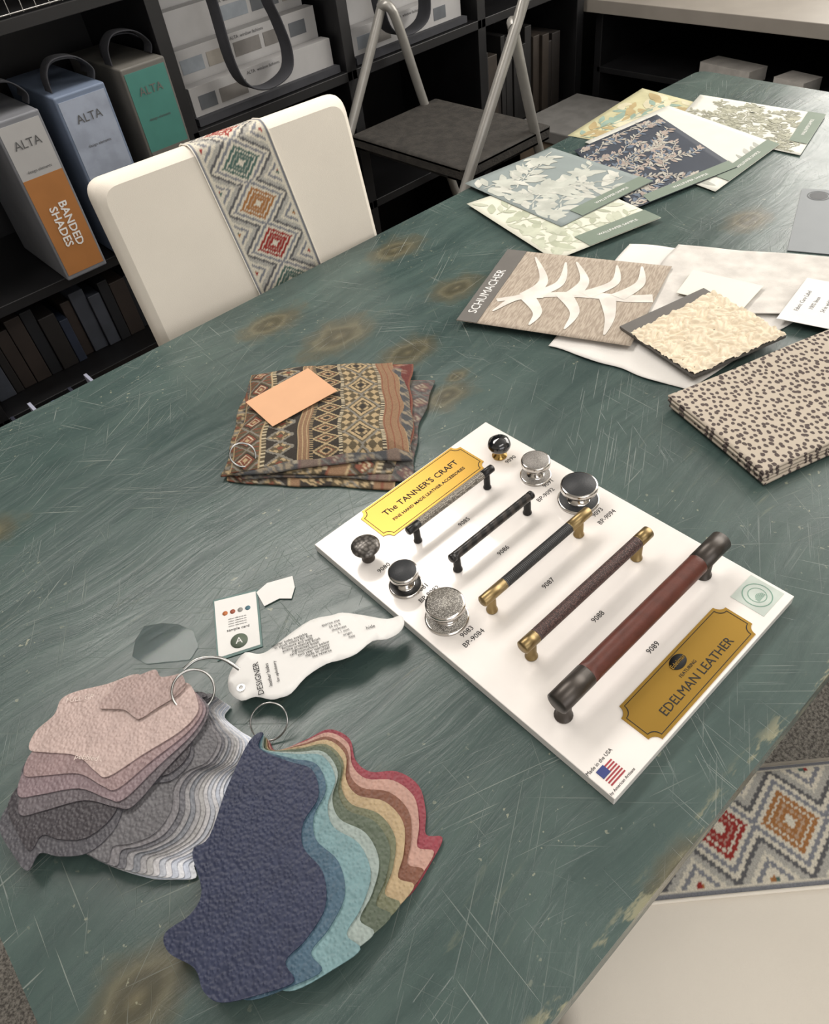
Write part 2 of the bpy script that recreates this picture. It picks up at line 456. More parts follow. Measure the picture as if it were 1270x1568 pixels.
text('The TANNER\'S CRAFT',.0132,(.411,.551,BZ+.0012),BLACK,hb,bold=.0001)
text('FINE HAND MADE LEATHER ACCESSORIES',.0066,(.411,.535,BZ+.0012),BLACK,hb,bold=.0001)
text('EDELMAN LEATHER',.0132,(.411,.148,BZ+.0012),BLACK,hb)
text('FEATURING',.005,(.411,.159,BZ+.0012),BLACK,hb)
mb=MB(); mb.rev([(0,0),(.0085,0),(.0085,.0006),(0,.0006)],32,M=Matrix.Translation((.411,.1705,BZ+.001))@Matrix.Diagonal((1.25,.85,1,1))); mb.make('emblem',[BLACK],hb)
text('Edelman',.0065,(.411,.1705,BZ+.0018),GOLDP,hb)
for t_,x,y in [('9085',.405,.467),('9086',.403,.400),('9087',.401,.330),('9088',.402,.262),('9089',.409,.198),('9083',.293,.351),('BP-9084',.292,.340),('BP-9082',.300,.418),('9081',.300,.430),('BP-9092',.505,.423),('9090',.525,.500),('9091',.523,.434),('9093',.523,.357),('BP-9094',.524,.344),('9080',.290,.486)]:
    text(t_,.0088,(x,y,BZ+.0002),BLACK,hb)
STK=mat('mint_sticker','#b9c3bb',.5); STK2=mat('green_ink','#6f9483',.6)
mb=MB(); mb.box(.516,.556,.139,.177,BZ,BZ+.0004,0)
def annulus(mb,cx,cy,r0,r1,z,mi,n=40):
    v=[(cx+r*math.cos(2*pi*i/n),cy+r*math.sin(2*pi*i/n),z) for i in range(n) for r in (r0,r1)]
    mb.add(v,[(2*i,2*i+1,(2*i+3)%(2*n),(2*i+2)%(2*n)) for i in range(n)],mi)
annulus(mb,.536,.158,.0145,.0155,BZ+.0006,1); annulus(mb,.536,.158,.009,.0098,BZ+.0006,1)
for k in range(9): mb.box(.530+.0014*k,.5306+.0014*k,.152,.152+.003+.0045*math.sin(.4+k*.3),BZ+.0004,BZ+.0006,1)
mb.make('green_label',[STK,STK2],hb)
FR=mat('flag_red','#9c343c',.6);FB=mat('flag_blue','#2f3b78',.6)
mb=MB()
for i in range(6): mb.box(.264,.284,.139+i*.003,.1405+i*.003,BZ,BZ+.0004,0)
mb.box(.264,.274,.148,.157,BZ,BZ+.0006,1); mb.make('flag_label',[FR,FB],hb)
text('Made in the USA',.0052,(.274,.161,BZ+.0002),BLACK,hb); text('by American Artisans',.004,(.274,.135,BZ+.0002),BLACK,hb)

def grip_mat(name,c,kind,scale,rough=.5,metal=0,c2=None,lo=.45,bs=.8):
    m,nt,b=new_mat(name); tc=nd(nt,'ShaderNodeTexCoord').outputs['Object']
    b.inputs['Roughness'].default_value=rough; b.inputs['Metallic'].default_value=metal
    if kind=='rings':
        s=nd(nt,'ShaderNodeSeparateXYZ'); nt.links.new(tc,s.inputs[0]); h=mth(nt,'ABSOLUTE',mth(nt,'SINE',mth(nt,'MULTIPLY',s.outputs[0],scale)))
    elif kind=='braid':
        w1=nd(nt,'ShaderNodeTexWave'); w1.inputs['Scale'].default_value=scale; w1.inputs['Distortion'].default_value=3; w1.inputs['Detail'].default_value=2
        nt.links.new(mapping(nt,tc,(1,1,1),(0,0,.6)),w1.inputs[0]); h=w1.outputs['Fac']
    else:
        v=nd(nt,'ShaderNodeTexVoronoi'); nt.links.new(tc,v.inputs['Vector']); v.inputs['Scale'].default_value=scale; v.inputs['Randomness'].default_value=.6
        h=mth(nt,'SUBTRACT',1.0,v.outputs['Distance'])
    f=ramp(nt,h,.35,.8)
    nt.links.new(mixc(nt,f,tuple(x*lo for x in lin(c)),lin(c2 or c)),b.inputs['Base Color'])
    bump(nt,b,h,bs,.0008); return m
G1=grip_mat('shagreen_grip','#8b8378','vor',520,.4,.2,'#a39c90'); G2=grip_mat('black_marbled_leather','#1d1c1c','braid',26,.3,0,'#37322f',.8,.25)
G3=grip_mat('black_ribbed_leather','#232324','rings',1500,.5); G4=grip_mat('woven_brown_leather','#4b3330','vor',560,.55,0,'#5e423c')
G5=mat('cognac_leather','#572c22',.40,nscale=90,namp=.15,bscale=500,bstr=.25)
def pull(i,y,f0,f1,b0,b1,r,zc,mats,cap,legr):
    """mats: grip, cap, leg"""
    e='cabinet_pull'+('' if i==0 else '.%03d'%i)
    mb=MB(); Rx=frame((0,0,-1),(0,1,0),(b0,y,zc))   # local z -> +X
    L=b1-b0
    prof=[(0,0),(r*.8,0),(r,.0012),(r,cap),(r*.95,cap),(r*.95,cap+.0006),(r*.98,cap+.001)]
    ms=[1,1,1,1,1,0]
    n=30
    for k in range(n+1):
        prof.append((r*.98,cap+.001+(L-2*cap-.002)*k/n)); ms.append(0)
    prof+=[(r*.95,L-cap),(r,L-cap),(r,L-.0012),(r*.8,L),(0,L)]; ms+=[1,1,1,1,1]
    mb.rev(prof,28,M=Rx,mis=ms)
    for fx in (f0,f1):
        z0=BZ+.0003; h=zc-z0
        mb.rev([(0,0),(legr*1.25,0),(legr*1.25,.0015),(legr,.003),(legr,h*.6),(legr*.85,h-.001),(0,h)],20,2,Matrix.Translation((fx,y,z0)))
    return mb.make(e,mats)
pull(0,.487,.346,.467,.333,.478,.0052,BZ+.027,[G1,BLKMET,BLKMET],.018,.0042)
pull(1,.4195,.347,.467,.338,.476,.0054,BZ+.026,[G2,BLKMET,BLKMET],.006,.0045)
pull(2,.351,.332,.480,.318,.496,.0066,BZ+.028,[G3,BRASS,BRASS],.034,.0052)
pull(3,.281,.317,.495,.303,.513,.0075,BZ+.030,[G4,BRASS,BRASS],.020,.0055)
pull(4,.2145,.288,.523,.276,.548,.0118,BZ+.036,[G5,BRONZE,BRONZE],.044,.0075)

STING=grip_mat('stingray_top','#8d8880','vor',620,.4,.1,'#b5b1a9',.5,.5); BLKLEA=mat('black_leather_inset','#26282b',.55,bscale=500,bstr=.4)
GREYM=grip_mat('hammered_pewter','#5d5955','vor',200,.35,.6,'#77736e',.6,.4); SILTEX=grip_mat('silver_texture','#8a8681','vor',800,.5,.3,'#9d9994',.7,.4)
def knob(i,x,y,prof,mis,mats):
    mb=MB(); mb.rev(prof,48,M=Matrix.Translation((x,y,BZ+.0002)),mis=mis); return mb.make('cabinet_knob'+('' if i==0 else '.%03d'%i),mats)
knob(0,.287,.511,[(0,0),(.008,0),(.008,.002),(.006,.008),(.007,.013),(.014,.017),(.0172,.021),(.0172,.024),(.013,.0275),(0,.029)],[1,1,1,1,1,0,0,0,0],[GREYM,BRONZE])
def plated(i,x,y,r,rp,top,bp,met=SILVER):
    knob(i,x,y,[(0,0),(rp,0),(rp,.0025),(rp*.93,.0032),(rp*.55,.0032),(rp*.5,.006),(r*.42,.008),(r*.38,.015),(r*.6,.019),(r,.0205),(r,.0265),(r*.95,.0275),(r*.9,.0275),(r*.88,.0282),(0,.029)],
         [1,1,1,2,1,1,1,1,1,1,1,1,0,0],[top,met,bp])
plated(1,.290,.447,.0172,.0195,BLKLEA,BLKMET); plated(2,.291,.380,.0218,.0245,STING,STING)
knob(3,.521,.516,[(0,0),(.010,0),(.010,.002),(.006,.004),(.005,.010),(.009,.013),(.0135,.0145),(.0145,.016),(.0155,.020),(.0135,.026),(.008,.0295),(0,.0305)],[1,1,1,1,1,1,1,0,0,0,0],[mat('black_glass','#15171a',.08,coat=1),mat('bright_gold','#b8985a',.2,1)])
plated(4,.523,.455,.0185,.020,SILTEX,SILTEX); plated(5,.524,.387,.0225,.0255,BLKLEA,BLKLEA)

# ------------------------------------------------------------------ leather swatches
def leather(name,c): return mat('leather_'+name,c,.5,nscale=60,namp=.08,bscale=330,bstr=.9,bdist=.0013,bkind='voronoi',spec=.4)
NAVY=[(54,396),(66,366),(78,342),(67,318),(43,309),(30,292),(30,264),(15,241),(-11,233),(-33,232),(-36,216),(-58,226),(-86,244),(-93,261),(-90,280),(-100,305),(-95,320),(-72,317),(-55,326),(-44,360),(-26,360),(10,386),(51,409),(66,407)]
HINGE=(62,398)
def rot2(p,a,c=(0,0)):
    x,y=p[0]-c[0],p[1]-c[1]; return (c[0]+x*math.cos(a)-y*math.sin(a),c[1]+x*math.sin(a)+y*math.cos(a))
hide=[((x-HINGE[0])/1000,(y-HINGE[1])/1000) for x,y in catmull(NAVY,5)]
def hide_plate(name,out,zfun,th,m,par):
    """leather cut-out: outline filled with a regular inner grid so that it bends smoothly"""
    from mathutils.geometry import delaunay_2d_cdt
    co=[Vector(p) for p in out]; n=len(co)
    xs=[p.x for p in co]; ys=[p.y for p in co]
    def inside(x,y):
        c_=False
        for i in range(n):
            a,b_=co[i],co[i-1]
            if (a.y>y)!=(b_.y>y) and x<(b_.x-a.x)*(y-a.y)/(b_.y-a.y)+a.x: c_=not c_
        return c_
    st=.009; pts=list(co); x=min(xs)
    while x<max(xs):
        y=min(ys)
        while y<max(ys):
            if inside(x,y) and min((Vector((x,y))-p).length for p in co)>.0035: pts.append(Vector((x,y)))
            y+=st
        x+=st
    vs,ed,fs_,*_r=delaunay_2d_cdt(pts,[],[list(range(n))],1,1e-6)
    V=[(v.x,v.y,zfun(v.x,v.y)) for v in vs]
    o=obj(name,V,[tuple(f_) for f_ in fs_],m,par,False)
    if sum(p.normal.z for p in o.data.polygons)<0: o.data.flip_normals()
    s=o.modifiers.new('th','SOLIDIFY'); s.thickness=th; s.offset=-1
    return o
lr=empty('leather_swatch_ring',(.062,.398,.75))
cols=[('navy','#292f46',0,1),('steel_blue','#3e5768',6,1),('aqua','#6b898d',15,1),('mist','#8a9691',19,.98),('olive','#4f594a',24,.97),('sage','#63664f',27,.96),('wheat','#a28e6e',32,.95),('rust','#6e4736',36,.94),('blush','#a98679',41,.93),('crimson','#823640',45,.93)]
for k,(n,c_,r,sc_) in enumerate(cols):
    i=len(cols)-1-k
    out=[rot2((p[0]*sc_,p[1]*sc_),math.radians(r)) for p in hide]; out=[(x+.062+.0010*k,y+.398+.0004*k) for x,y in out]
    def zf(x,y,i=i,k=k):
        d=math.hypot(x-.062,y-.398); g=1-.35*min(1,d/.2)
        return .7523+i*.0027*g+.0012
    hide_plate('swatch_'+n,out,zf,.0015,leather(n,c_),lr)

l2=empty('leather_swatch_ring.001',(.04,.485,.75))
PINK=[(8,558),(8,532),(27,514),(41,503),(36,475),(26,465),(4,463),(-32,470),(-67,476),(-74,490),(-81,521),(-103,550),(-114,567),(-101,581),(-79,584),(-66,596),(-50,592),(-21,573)]
pk=[(x/1000,y/1000) for x,y in catmull(PINK,5)]
stack=[]   # (outline, colour) from top
H2=(.036,.492)
for r,s_,c_ in [(0,1,'#b29e98'),(9,1.03,'#8c7878'),(15,1.08,'#7c6c70'),(21,1.10,'#5d575b')]:
    stack.append(([rot2((H2[0]+(x-H2[0])*s_,H2[1]+(y-H2[1])*s_),math.radians(r),H2) for x,y in pk],c_))
def hs(r,s_,dx=0,dy=0): return [(x+.038+dx,y+.480+dy) for x,y in [rot2((p[0]*s_,p[1]*s_),math.radians(r)) for p in hide]]
stack.append((hs(-59,.93),'#3f3c40')); stack.append((hs(-55,.98),'#4c4b50'))
gs=['#5c5b5e','#6f6d70','#5a5a5f','#828183','#6f7278','#8c8b8d','#9a9999','#b2b1b3','#a8acb4','#c8c8cb','#b9bfcb','#d8dadf','#c6cddb','#e0e3e9']
for k,c_ in enumerate(gs):
    f=k/(len(gs)-1); stack.append((hs(-38+23*f**.8,.80-.02*f,.008+.010*f,-.004-.010*f),c_))
n=len(stack)
for k,(out,c_) in enumerate(stack):
    i=n-1-k
    def zf(x,y,i=i,k=k):
        d=math.hypot(x-.038,y-.48); g=1-.40*min(1,d/.2)
        return .7520+i*.0019*g+.0012
    hide_plate('swatch_%d'%(k+1),out,zf,.0010,leather('n%d'%k,c_),l2)
P2=[(-.008+(x-(-.03))*.52+.012,y*.5+.2665) for x,y in pk]
hide_plate('swatch_scrap',P2,lambda x,y:.7520+20*.0019*(1-.4*min(1,math.hypot(x-.038,y-.48)/.2))+.0022,.0008,leather('scrap','#a08c87'),l2)
for i,(x,y,t_) in enumerate([(-.045,.575,'FULL GRAIN'),(-.070,.505,'pebbled calf')]):
    text(t_,.008,(x,y,.7520+19*.0019*(1-.4*min(1,math.hypot(x-.038,y-.48)/.2))+.0016),mat('embossed_pale','#cfc0b8',.6),l2,X=(.62,-.78,0) if i else (.80,-.6,0),Y=(.78,.62,0) if i else (.6,.80,0))
def ringpts(c,r,X,Y,n=40):
    X=Vector(X).normalized();Y=Vector(Y).normalized()
    return [tuple(Vector(c)+X*r*math.cos(2*pi*i/n)+Y*r*math.sin(2*pi*i/n)) for i in range(n)]
curve('binder_ring',ringpts((.040,.492,.788),.021,(1,.25,.2),(-.3,.8,.55)),.0013,STEEL,l2,True)
curve('binder_ring_b',ringpts((.078,.418,.768),.019,(.9,-.5,.1),(.35,.6,.75)),.0009,STEEL,lr,True)
curve('clasp',catmull([(.045,.512,.800),(.062,.510,.802),(.080,.497,.797),(.088,.480,.785)],6,False),.0018,STEEL,l2)
# tag : stiff printed card cut like a hide
TG=[(68,476),(76,491),(92,500),(106,502),(114,490),(124,484),(148,483),(180,480),(200,468),(211,462),(226,441),(240,420),(254,413),(249,402),(237,397),(222,400),(210,409),(188,409),(172,415),(158,423),(134,427),(112,424),(101,429),(93,435),(84,450),(71,458)]
tg=[(x/1000,y/1000) for x,y in catmull(TG,3)]
tagz=lambda x,y:.7695+.008*math.sin((x-.07)*14)
ht=empty('hang_tag',(.16,.45,.77))
hide_plate('tag_card',tg,tagz,.0006,WHITE,ht).data.shade_smooth()
def tline(x,y,l,sz,body,m=BLACK,a=-25):
    a=math.radians(a); z=tagz(x,y)+.0012
    text(body,sz,(x,y,z),m,ht,X=(math.cos(a),math.sin(a),.008*14*math.cos((x-.07)*14)*math.cos(a)),Y=(-math.sin(a),math.cos(a),0),name='tag_text')
tline(.098,.464,0,.0088,'DESIGNER',BLACK,65); tline(.108,.459,0,.0055,'leather hides',BLACK,65); tline(.116,.456,0,.0045,'for upholstery',BLACK,65)
for i in range(9): tline(.148+.0018*i,.476-.0050*i,0,.0046,['leather hides available','in stock colors for fine','furniture and walls','aniline protected finish','pigmented finish','care instructions below','two year warranty','made to order','see reverse'][i],BLACK)
for i in range(6): tline(.193+.001*i,.460-.0062*i,0,.0044,['approx size','55 sq ft','thickness','1.1 mm','origin','Italy'][i],GREYTXT)
tline(.220,.424,0,.006,'hide',GREYTXT)
mb=MB(); annulus(mb,.079,.470,.0025,.0045,tagz(.079,.470)+.0012,0,24); mb.make('eyelet',[STEEL],ht)

# swatch card, scraps
sc=empty('sample_card',(.125,.56,.7505))
mb=MB(); mb.poly([(.123,.611),(.170,.584),(.128,.511),(.081,.533)],.7505,.7512,0); mb.poly([(.123,.608),(.1665,.583),(.1275,.515),(.0845,.5355)],.7512,.7514,1)
cx=Vector((.047,-.027)).normalized(); cy=Vector((.042,.075)).normalized()
o_=Vector((.126,.560))
for i,cc in enumerate((2,3,4,5)):
    p=o_+cx*(-.014+.009*i)+cy*.018; mb.rev([(0,0),(.0032,0),(.0032,.0003),(0,.0003)],16,cc,Matrix.Translation((p.x,p.y,.7514)))
p=o_+cy*-.026; mb.rev([(0,0),(.010,0),(.010,.0003),(0,.0003)],32,6,Matrix.Translation((p.x,p.y,.7514)))
mb.make('card_body',[mat('card_edge','#4c6a66',.5),WHITE,mat('dot_orange','#b56a3a',.6),mat('dot_rust','#96503a',.6),mat('dot_grey','#8a8a86',.6),mat('dot_teal','#4d6d78',.6),mat('dot_green','#5a6557',.6)],sc)
text('A',.012,(p.x,p.y,.7519),WHITE,sc,X=(cx.x,cx.y,0),Y=(cy.x,cy.y,0))
q=o_+cy*-.008; text('sample card',.0055,(q.x,q.y,.7516),BLACK,sc,X=(cx.x,cx.y,0),Y=(cy.x,cy.y,0))
for i in range(4):
    q=o_+cy*(.008-.0035*i+.0); text('colour reference no.',.0026,(q.x,q.y,.7516),GREYTXT,sc,X=(cx.x,cx.y,0),Y=(cy.x,cy.y,0))
mb=MB(); mb.poly([(.161,.556),(.166,.580),(.183,.582),(.211,.568),(.203,.552),(.190,.541),(.180,.552)],.7515,lambda x,y:.7521+.03*max(0,y-.565),0); mb.make('paper_scrap',[WHITE])
pm,nt,b=new_mat('clear_plastic'); b.inputs['Transmission Weight'].default_value=1; b.inputs['Roughness'].default_value=.04; b.inputs['IOR'].default_value=1.2; b.inputs['Base Color'].default_value=(.7,.74,.74,1)
mb=MB(); mb.poly([(45/1000,.640),(.062,.628),(.075,.612),(.083,.590),(.076,.566),(.060,.558),(.040,.575),(.022,.590),(.015,.612),(.028,.630)],.7505,.7512,0); mb.make('clear_plastic_swatch',[pm])

# ------------------------------------------------------------------ kilim swatch stack
OL=lin('#574e3e');RU=lin('#74483a');TA=lin('#a39070');OR=lin('#806650');GY=lin('#77736a');DB=lin('#37332f');IV=lin('#b5a98f');SL=lin('#55595e')
def kil(u,v,sh=0):
    u=(u*1.0+sh)%1.0; U_=round(u*180)/180; V_=round(v*180)/180
    def dia(x,per,y,pery):
        fx=abs((x/per)%1-.5)*2; fy=abs((y/pery)%1-.5)*2; return fx+fy
    if u<.17:
        x=(U_-.0)/.17; d=dia(x,1,V_,.17)
        if abs(x-.5)>.44: return TA
        if d<.2: return TA
        if d<.4: return RU
        if d<.5: return IV
        if d<.68: return RU
        if d<.80: return DB
        if d<.98: return OL
        if d<1.15: return GY
        return RU if int(V_*90)%3==0 else OL
    if u<.20: return IV if int(V_*110)%3==0 else OL
    if u<.36:
        x=(U_-.20)/.16; d=dia(x,1,V_+.05,.11); d2=dia(x,.25,V_,.04)
        if d<.3: return RU
        if d<.5: return OL
        if d<.85: return TA if d2<1 else OL
        if d<1.15: return GY
        return DB
    if u<.38: return DB
    if u<.45: return OR if int(U_*180)%5<4 else TA
    if u<.47: return TA if int(V_*120)%2 else DB
    if u<.62:
        x=(U_-.47)/.15; d=dia(x,1,V_,.10)
        if d<.3: return DB
        if d<.5: return TA
        if d<.62: return RU
        if d<.85: return OL
        if d<1.1: return TA
        return DB
    if u<.64: return IV if int(V_*110)%2 else DB
    if u<.86:
        x=(U_-.64)/.22; d=dia(x,1,V_+.06,.25); d2=dia(x,.25,V_,.0625)
        if d<.2: return DB
        if d<.45: return TA if d2<.9 else OL
        if d<.55: return DB
        if d<.75: return TA
        if d<.85: return OL
        if d<1.0: return GY
        if d2<.9: return TA
        return OL
    if u<.88: return IV if int(V_*110)%2 else DB
    return OR if int(U_*180)%7<6 else RU
KM=attr_mat('woven_kilim')
ks=empty('fabric_swatch_stack',(.42,.79,.75))
Tq=[(.408,.943),(.574,.790),(.4486,.612),(.257,.7735)]
Bq=[(.400,.950),(.572,.712),(.388,.584),(.247,.779)]
NL=6
for i in range(NL):
    top=(i==NL-1); f=i/(NL-1)
    j=[(0,0),(.014,-.010),(-.006,.010),(.018,.006),(.004,-.008),(0,0)][i]
    q=[tuple(Vector(b_)*(1-f)+Vector(t_)*f+Vector(j)*(0 if k==0 else 1)) for k,(t_,b_) in enumerate(zip(Tq,Bq))]
    def zf(u,v,i=i):
        e_=min(u,1-u,v,1-v); e_=max(0,1-e_/.16)**2
        corner=max(0,(abs(u-.5)+abs(v-.5)-.75))
        w_=1-.38*e_-.5*corner
        return .0048*i*w_+ .0022*(i/5)*math.sin(u*6+.6)*math.sin(v*5+.4)*(1-e_) + .0010*math.sin(v*11+u*4)*(i/5)
    def wr(u,v,i=i): return (u+.012*math.sin(v*7+i)+.006*math.sin(v*19+i*2), v+.012*math.sin(u*6+i*1.7)+.005*math.sin(u*17+i))
    N=190 if top else 70
    def colf(u,v,i=i):
        if i==NL-1: return kil(u,v)
        c_=kil(u,v,.13*i)
        if i%3==1: return tuple(.5*x+.5*y for x,y in zip(c_,SL))
        if i==3: return tuple(.5*x+.5*y for x,y in zip(c_,lin('#7a3a36')))
        return c_
    sheet('swatch_%d'%(i+1),q,N,N,.7535,.0022,KM,ks,colf,zf,wr)
curve('binder_ring',ringpts((.281,.772,.781),.017,(1,-.2,.0),(0,.5,.85)),.0014,STEEL,ks,True)
mb=MB(); mb.poly([(.350,.870),(.462,.862),(.456,.780),(.344,.790)],lambda x,y:.7812+.03*max(0,x-.41),lambda x,y:.7818+.03*max(0,x-.41),0); mb.make('paint_chip_card',[mat('peach_card','#cb9c76',.6,namp=.02)])

# ------------------------------------------------------------------ samples on the right
def quadmap(q):
    return lambda u,v: bil(q,u,v)
LINEN=mat('white_linen','#dbd8d3',.9,nscale=8,namp=.05,bscale=400,bstr=.5)
def wrk(u,v,s,a): return a*noise.noise(Vector((u*5+s,v*5,s)))+a*.6*noise.noise(Vector((u*13+s,v*3,s+4)))
sheet('linen_fabric_sample',[(.765,.640),(1.10,.735),(1.25,.37),(.80,.415)],50,50,.7535,.0008,LINEN,None,None,lambda u,v:wrk(u,v,0,.0022),lambda u,v:(u+.006*math.sin(v*15),v+.006*math.sin(u*13)))
sheet('linen_fabric_sample.001',[(.90,.60),(1.135,.66),(1.28,.34),(1.10,.33)],50,50,.7588,.0008,mat('pale_linen','#cbc7c1',.9,bscale=400,bstr=.5),None,None,lambda u,v:wrk(u,v,3,.0014),lambda u,v:(u+.006*math.sin(v*11+1),v+.006*math.sin(u*12+2)))
q=[(.719,.798),(.829,.534),(1.061,.620),(.945,.891)]
SB,nt,b=new_mat('slub_linen_taupe'); tc=nd(nt,'ShaderNodeTexCoord').outputs['Object']
f=ramp(nt,noi(nt,mapping(nt,tc,(60,420,1),(0,0,math.radians(-20))),1,3),.35,.65)
nt.links.new(mixc(nt,f,lin('#95887a'),lin('#b0a495')),b.inputs['Base Color']); b.inputs['Roughness'].default_value=.9
ZS=.7625
fs=empty('printed_fabric_sample',(.89,.71,ZS))
o=sheet('fabric',q,24,24,ZS,.0007,SB,fs,None,lambda u,v:0)
Q=quadmap(q)
mb=MB(); pts=[Q(0,0),Q(.125,0),Q(.125,1),Q(0,1)]; mb.poly([(p.x,p.y) for p in pts],ZS+.0002,ZS+.0009,0); mb.make('label_strip',[DARKLBL],fs)
dv=(Q(0,1)-Q(0,0)).normalized(); dn=Vector((-dv.y,dv.x)); p=Q(.06,.40)
text('SCHUMACHER',.022,(p.x,p.y,ZS+.001),WHITE,fs,X=(dv.x,dv.y,0),Y=(dn.x,dn.y,0))
fz=[0]
def frond(mb,pts,w0,w1,z,Q,mi=0):
    fz[0]+=1; z=z+.00006*fz[0]
    P=catmull([tuple(p) for p in pts],8,False); L=len(P); V=[]
    for i,p in enumerate(P):
        a=Vector(P[max(0,i-1)]);b_=Vector(P[min(L-1,i+1)]); t=(b_-a).normalized(); n_=Vector((-t.y,t.x))
        w=(w0*(1-i/(L-1))+w1*(i/(L-1)))
        for s_ in (1,-1):
            c_=Vector(p)+n_*w*s_; c_.x=min(1,max(0,c_.x));c_.y=min(1,max(0,c_.y)); r=Q(c_.x,c_.y); V.append((r.x,r.y,z))
    fcs=[]
    for i in range(L-1):
        a,b_,c_,d_=[Vector(V[k]) for k in (2*i,2*i+1,2*i+3,2*i+2)]
        if (b_-a).cross(c_-a).length+(c_-a).cross(d_-a).length<1e-9: continue
        up=((b_-a).cross(c_-a)+(c_-a).cross(d_-a)).z>0
        fcs.append((2*i,2*i+1,2*i+3,2*i+2) if up else (2*i+2,2*i+3,2*i+1,2*i))
    mb.add(V,fcs,mi)
mb=MB(); z=ZS+.0006
frond(mb,[(.15,.30),(.35,.42),(.6,.50),(.85,.52),(.99,.56)],.02,.05,z,Q)
for a_,b_,c_ in [((.30,.40),(.34,.62),(.20,.93)),((.30,.38),(.44,.60),(.40,.9)),((.55,.48),(.57,.68),(.46,.92)),((.62,.5),(.74,.70),(.70,.93)),((.8,.52),(.88,.72),(.84,.95)),((.5,.48),(.62,.28),(.62,.07)),((.75,.5),(.82,.27),(.84,.07)),((.3,.4),(.42,.22),(.42,.06)),((.38,.44),(.25,.35),(.17,.16))]:
    frond(mb,[a_,b_,c_],.05,.005,z,Q)
mb.make('coral_print',[mat('print_white','#d5d0c8',.8)],fs)
mb=MB(); mb.poly([(1.068,.584),(1.087,.469),(1.010,.459),(.992,.565)],.7637,.7643,0); mb.make('blank_card',[mat('cream_card','#dedacd',.6,namp=.01)])
mc=empty('specification_card',(1.09,.37,.7620)); mb=MB(); mb.poly([(1.018,.408),(1.150,.430),(1.17,.345),(1.040,.322)],.7620,.7626,0); mb.make('card',[WHITE],mc)
for i in range(4): text(['Fabric Care Label','100% linen','54 in width','dry clean only'][i],.009,(1.085+.003*i,.402-.017*i,.7627),GREYTXT,mc,X=(.132,.022,0),Y=(-.022,.132,0))
BO=mat('boucle_cream','#dccfb8',.95,nscale=60,namp=.06,bscale=260,bstr=.6,bdist=.0012)
qb=[(.815,.417),(.977,.371),(1.020,.518),(.846,.548)]
bz=.7650
bs=empty('boucle_fabric_swatch',(.92,.46,bz))
def bzf(u,v):
    p=Vector((u*17+.6*math.sin(v*20),v*17+.6*math.sin(u*23),0)); d=noise.voronoi(p)[0][0]; return .0035+.0050*max(0,1-(d*1.3)**2)+.0010*noise.noise(p*2.3)
o=sheet('fabric',qb,160,160,bz,0,BO,bs,None,bzf)
mb=MB(); mb.poly([(.815,.417),(.977,.371),(1.023,.536),(.855,.574)],bz-.0008,bz+.0030,0); mb.make('backing',[DARKLBL],bs)
CH,nt,b=new_mat('spotted_fabric'); tc=nd(nt,'ShaderNodeTexCoord').outputs['Object']
dn_=nd(nt,'ShaderNodeTexNoise'); dn_.inputs['Scale'].default_value=90; nt.links.new(tc,dn_.inputs['Vector'])
vec=nd(nt,'ShaderNodeVectorMath'); vec.operation='MULTIPLY_ADD'; nt.links.new(dn_.outputs[1],vec.inputs[0]); vec.inputs[1].default_value=(.006,.006,0); nt.links.new(tc,vec.inputs[2])
v=nd(nt,'ShaderNodeTexVoronoi'); v.voronoi_dimensions='2D'; nt.links.new(mapping(nt,vec.outputs[0],(1.25,1,1),(0,0,.5)),v.inputs['Vector']); v.inputs['Scale'].default_value=98; v.inputs['Randomness'].default_value=.7
f=ramp(nt,v.outputs['Distance'],.27,.37)
nt.links.new(mixc(nt,f,lin('#4f4542'),lin('#b5aa9b')),b.inputs['Base Color']); b.inputs['Roughness'].default_value=.95
cs=empty('spotted_fabric_stack',(.87,.28,.75))
for i in range(4):
    o_=Vector((.696,.246))+Vector((.002*(i%2),-.003*(3-i)*.6)); U_=Vector((.057,.173)); V_=Vector((.34,-.11))
    q=[o_,o_+V_,o_+V_+U_,o_+U_]
    sheet('layer_%d'%(i+1),q,60,40,.7560+.0042*i+.0012,.0030,CH,cs,None,lambda u,v,i=i:.0012*math.sin(u*8+v*3))
gc=empty('grey_sample_card',(1.38,.47,.7505)); mb=MB(); mb.poly([(1.461,.603),(1.531,.437),(1.302,.340),(1.232,.506)],.7505,.7520,0)
mb.make('card',[mat('slate_card','#7c8184',.6,namp=.02)],gc)
mb=MB(); annulus(mb,1.447,.563,0.0,.016,.7523,0); annulus(mb,1.447,.563,0.018,.020,.7523,0); mb.make('round_seal',[mat('seal_dark','#3c3f42',.6)],gc)
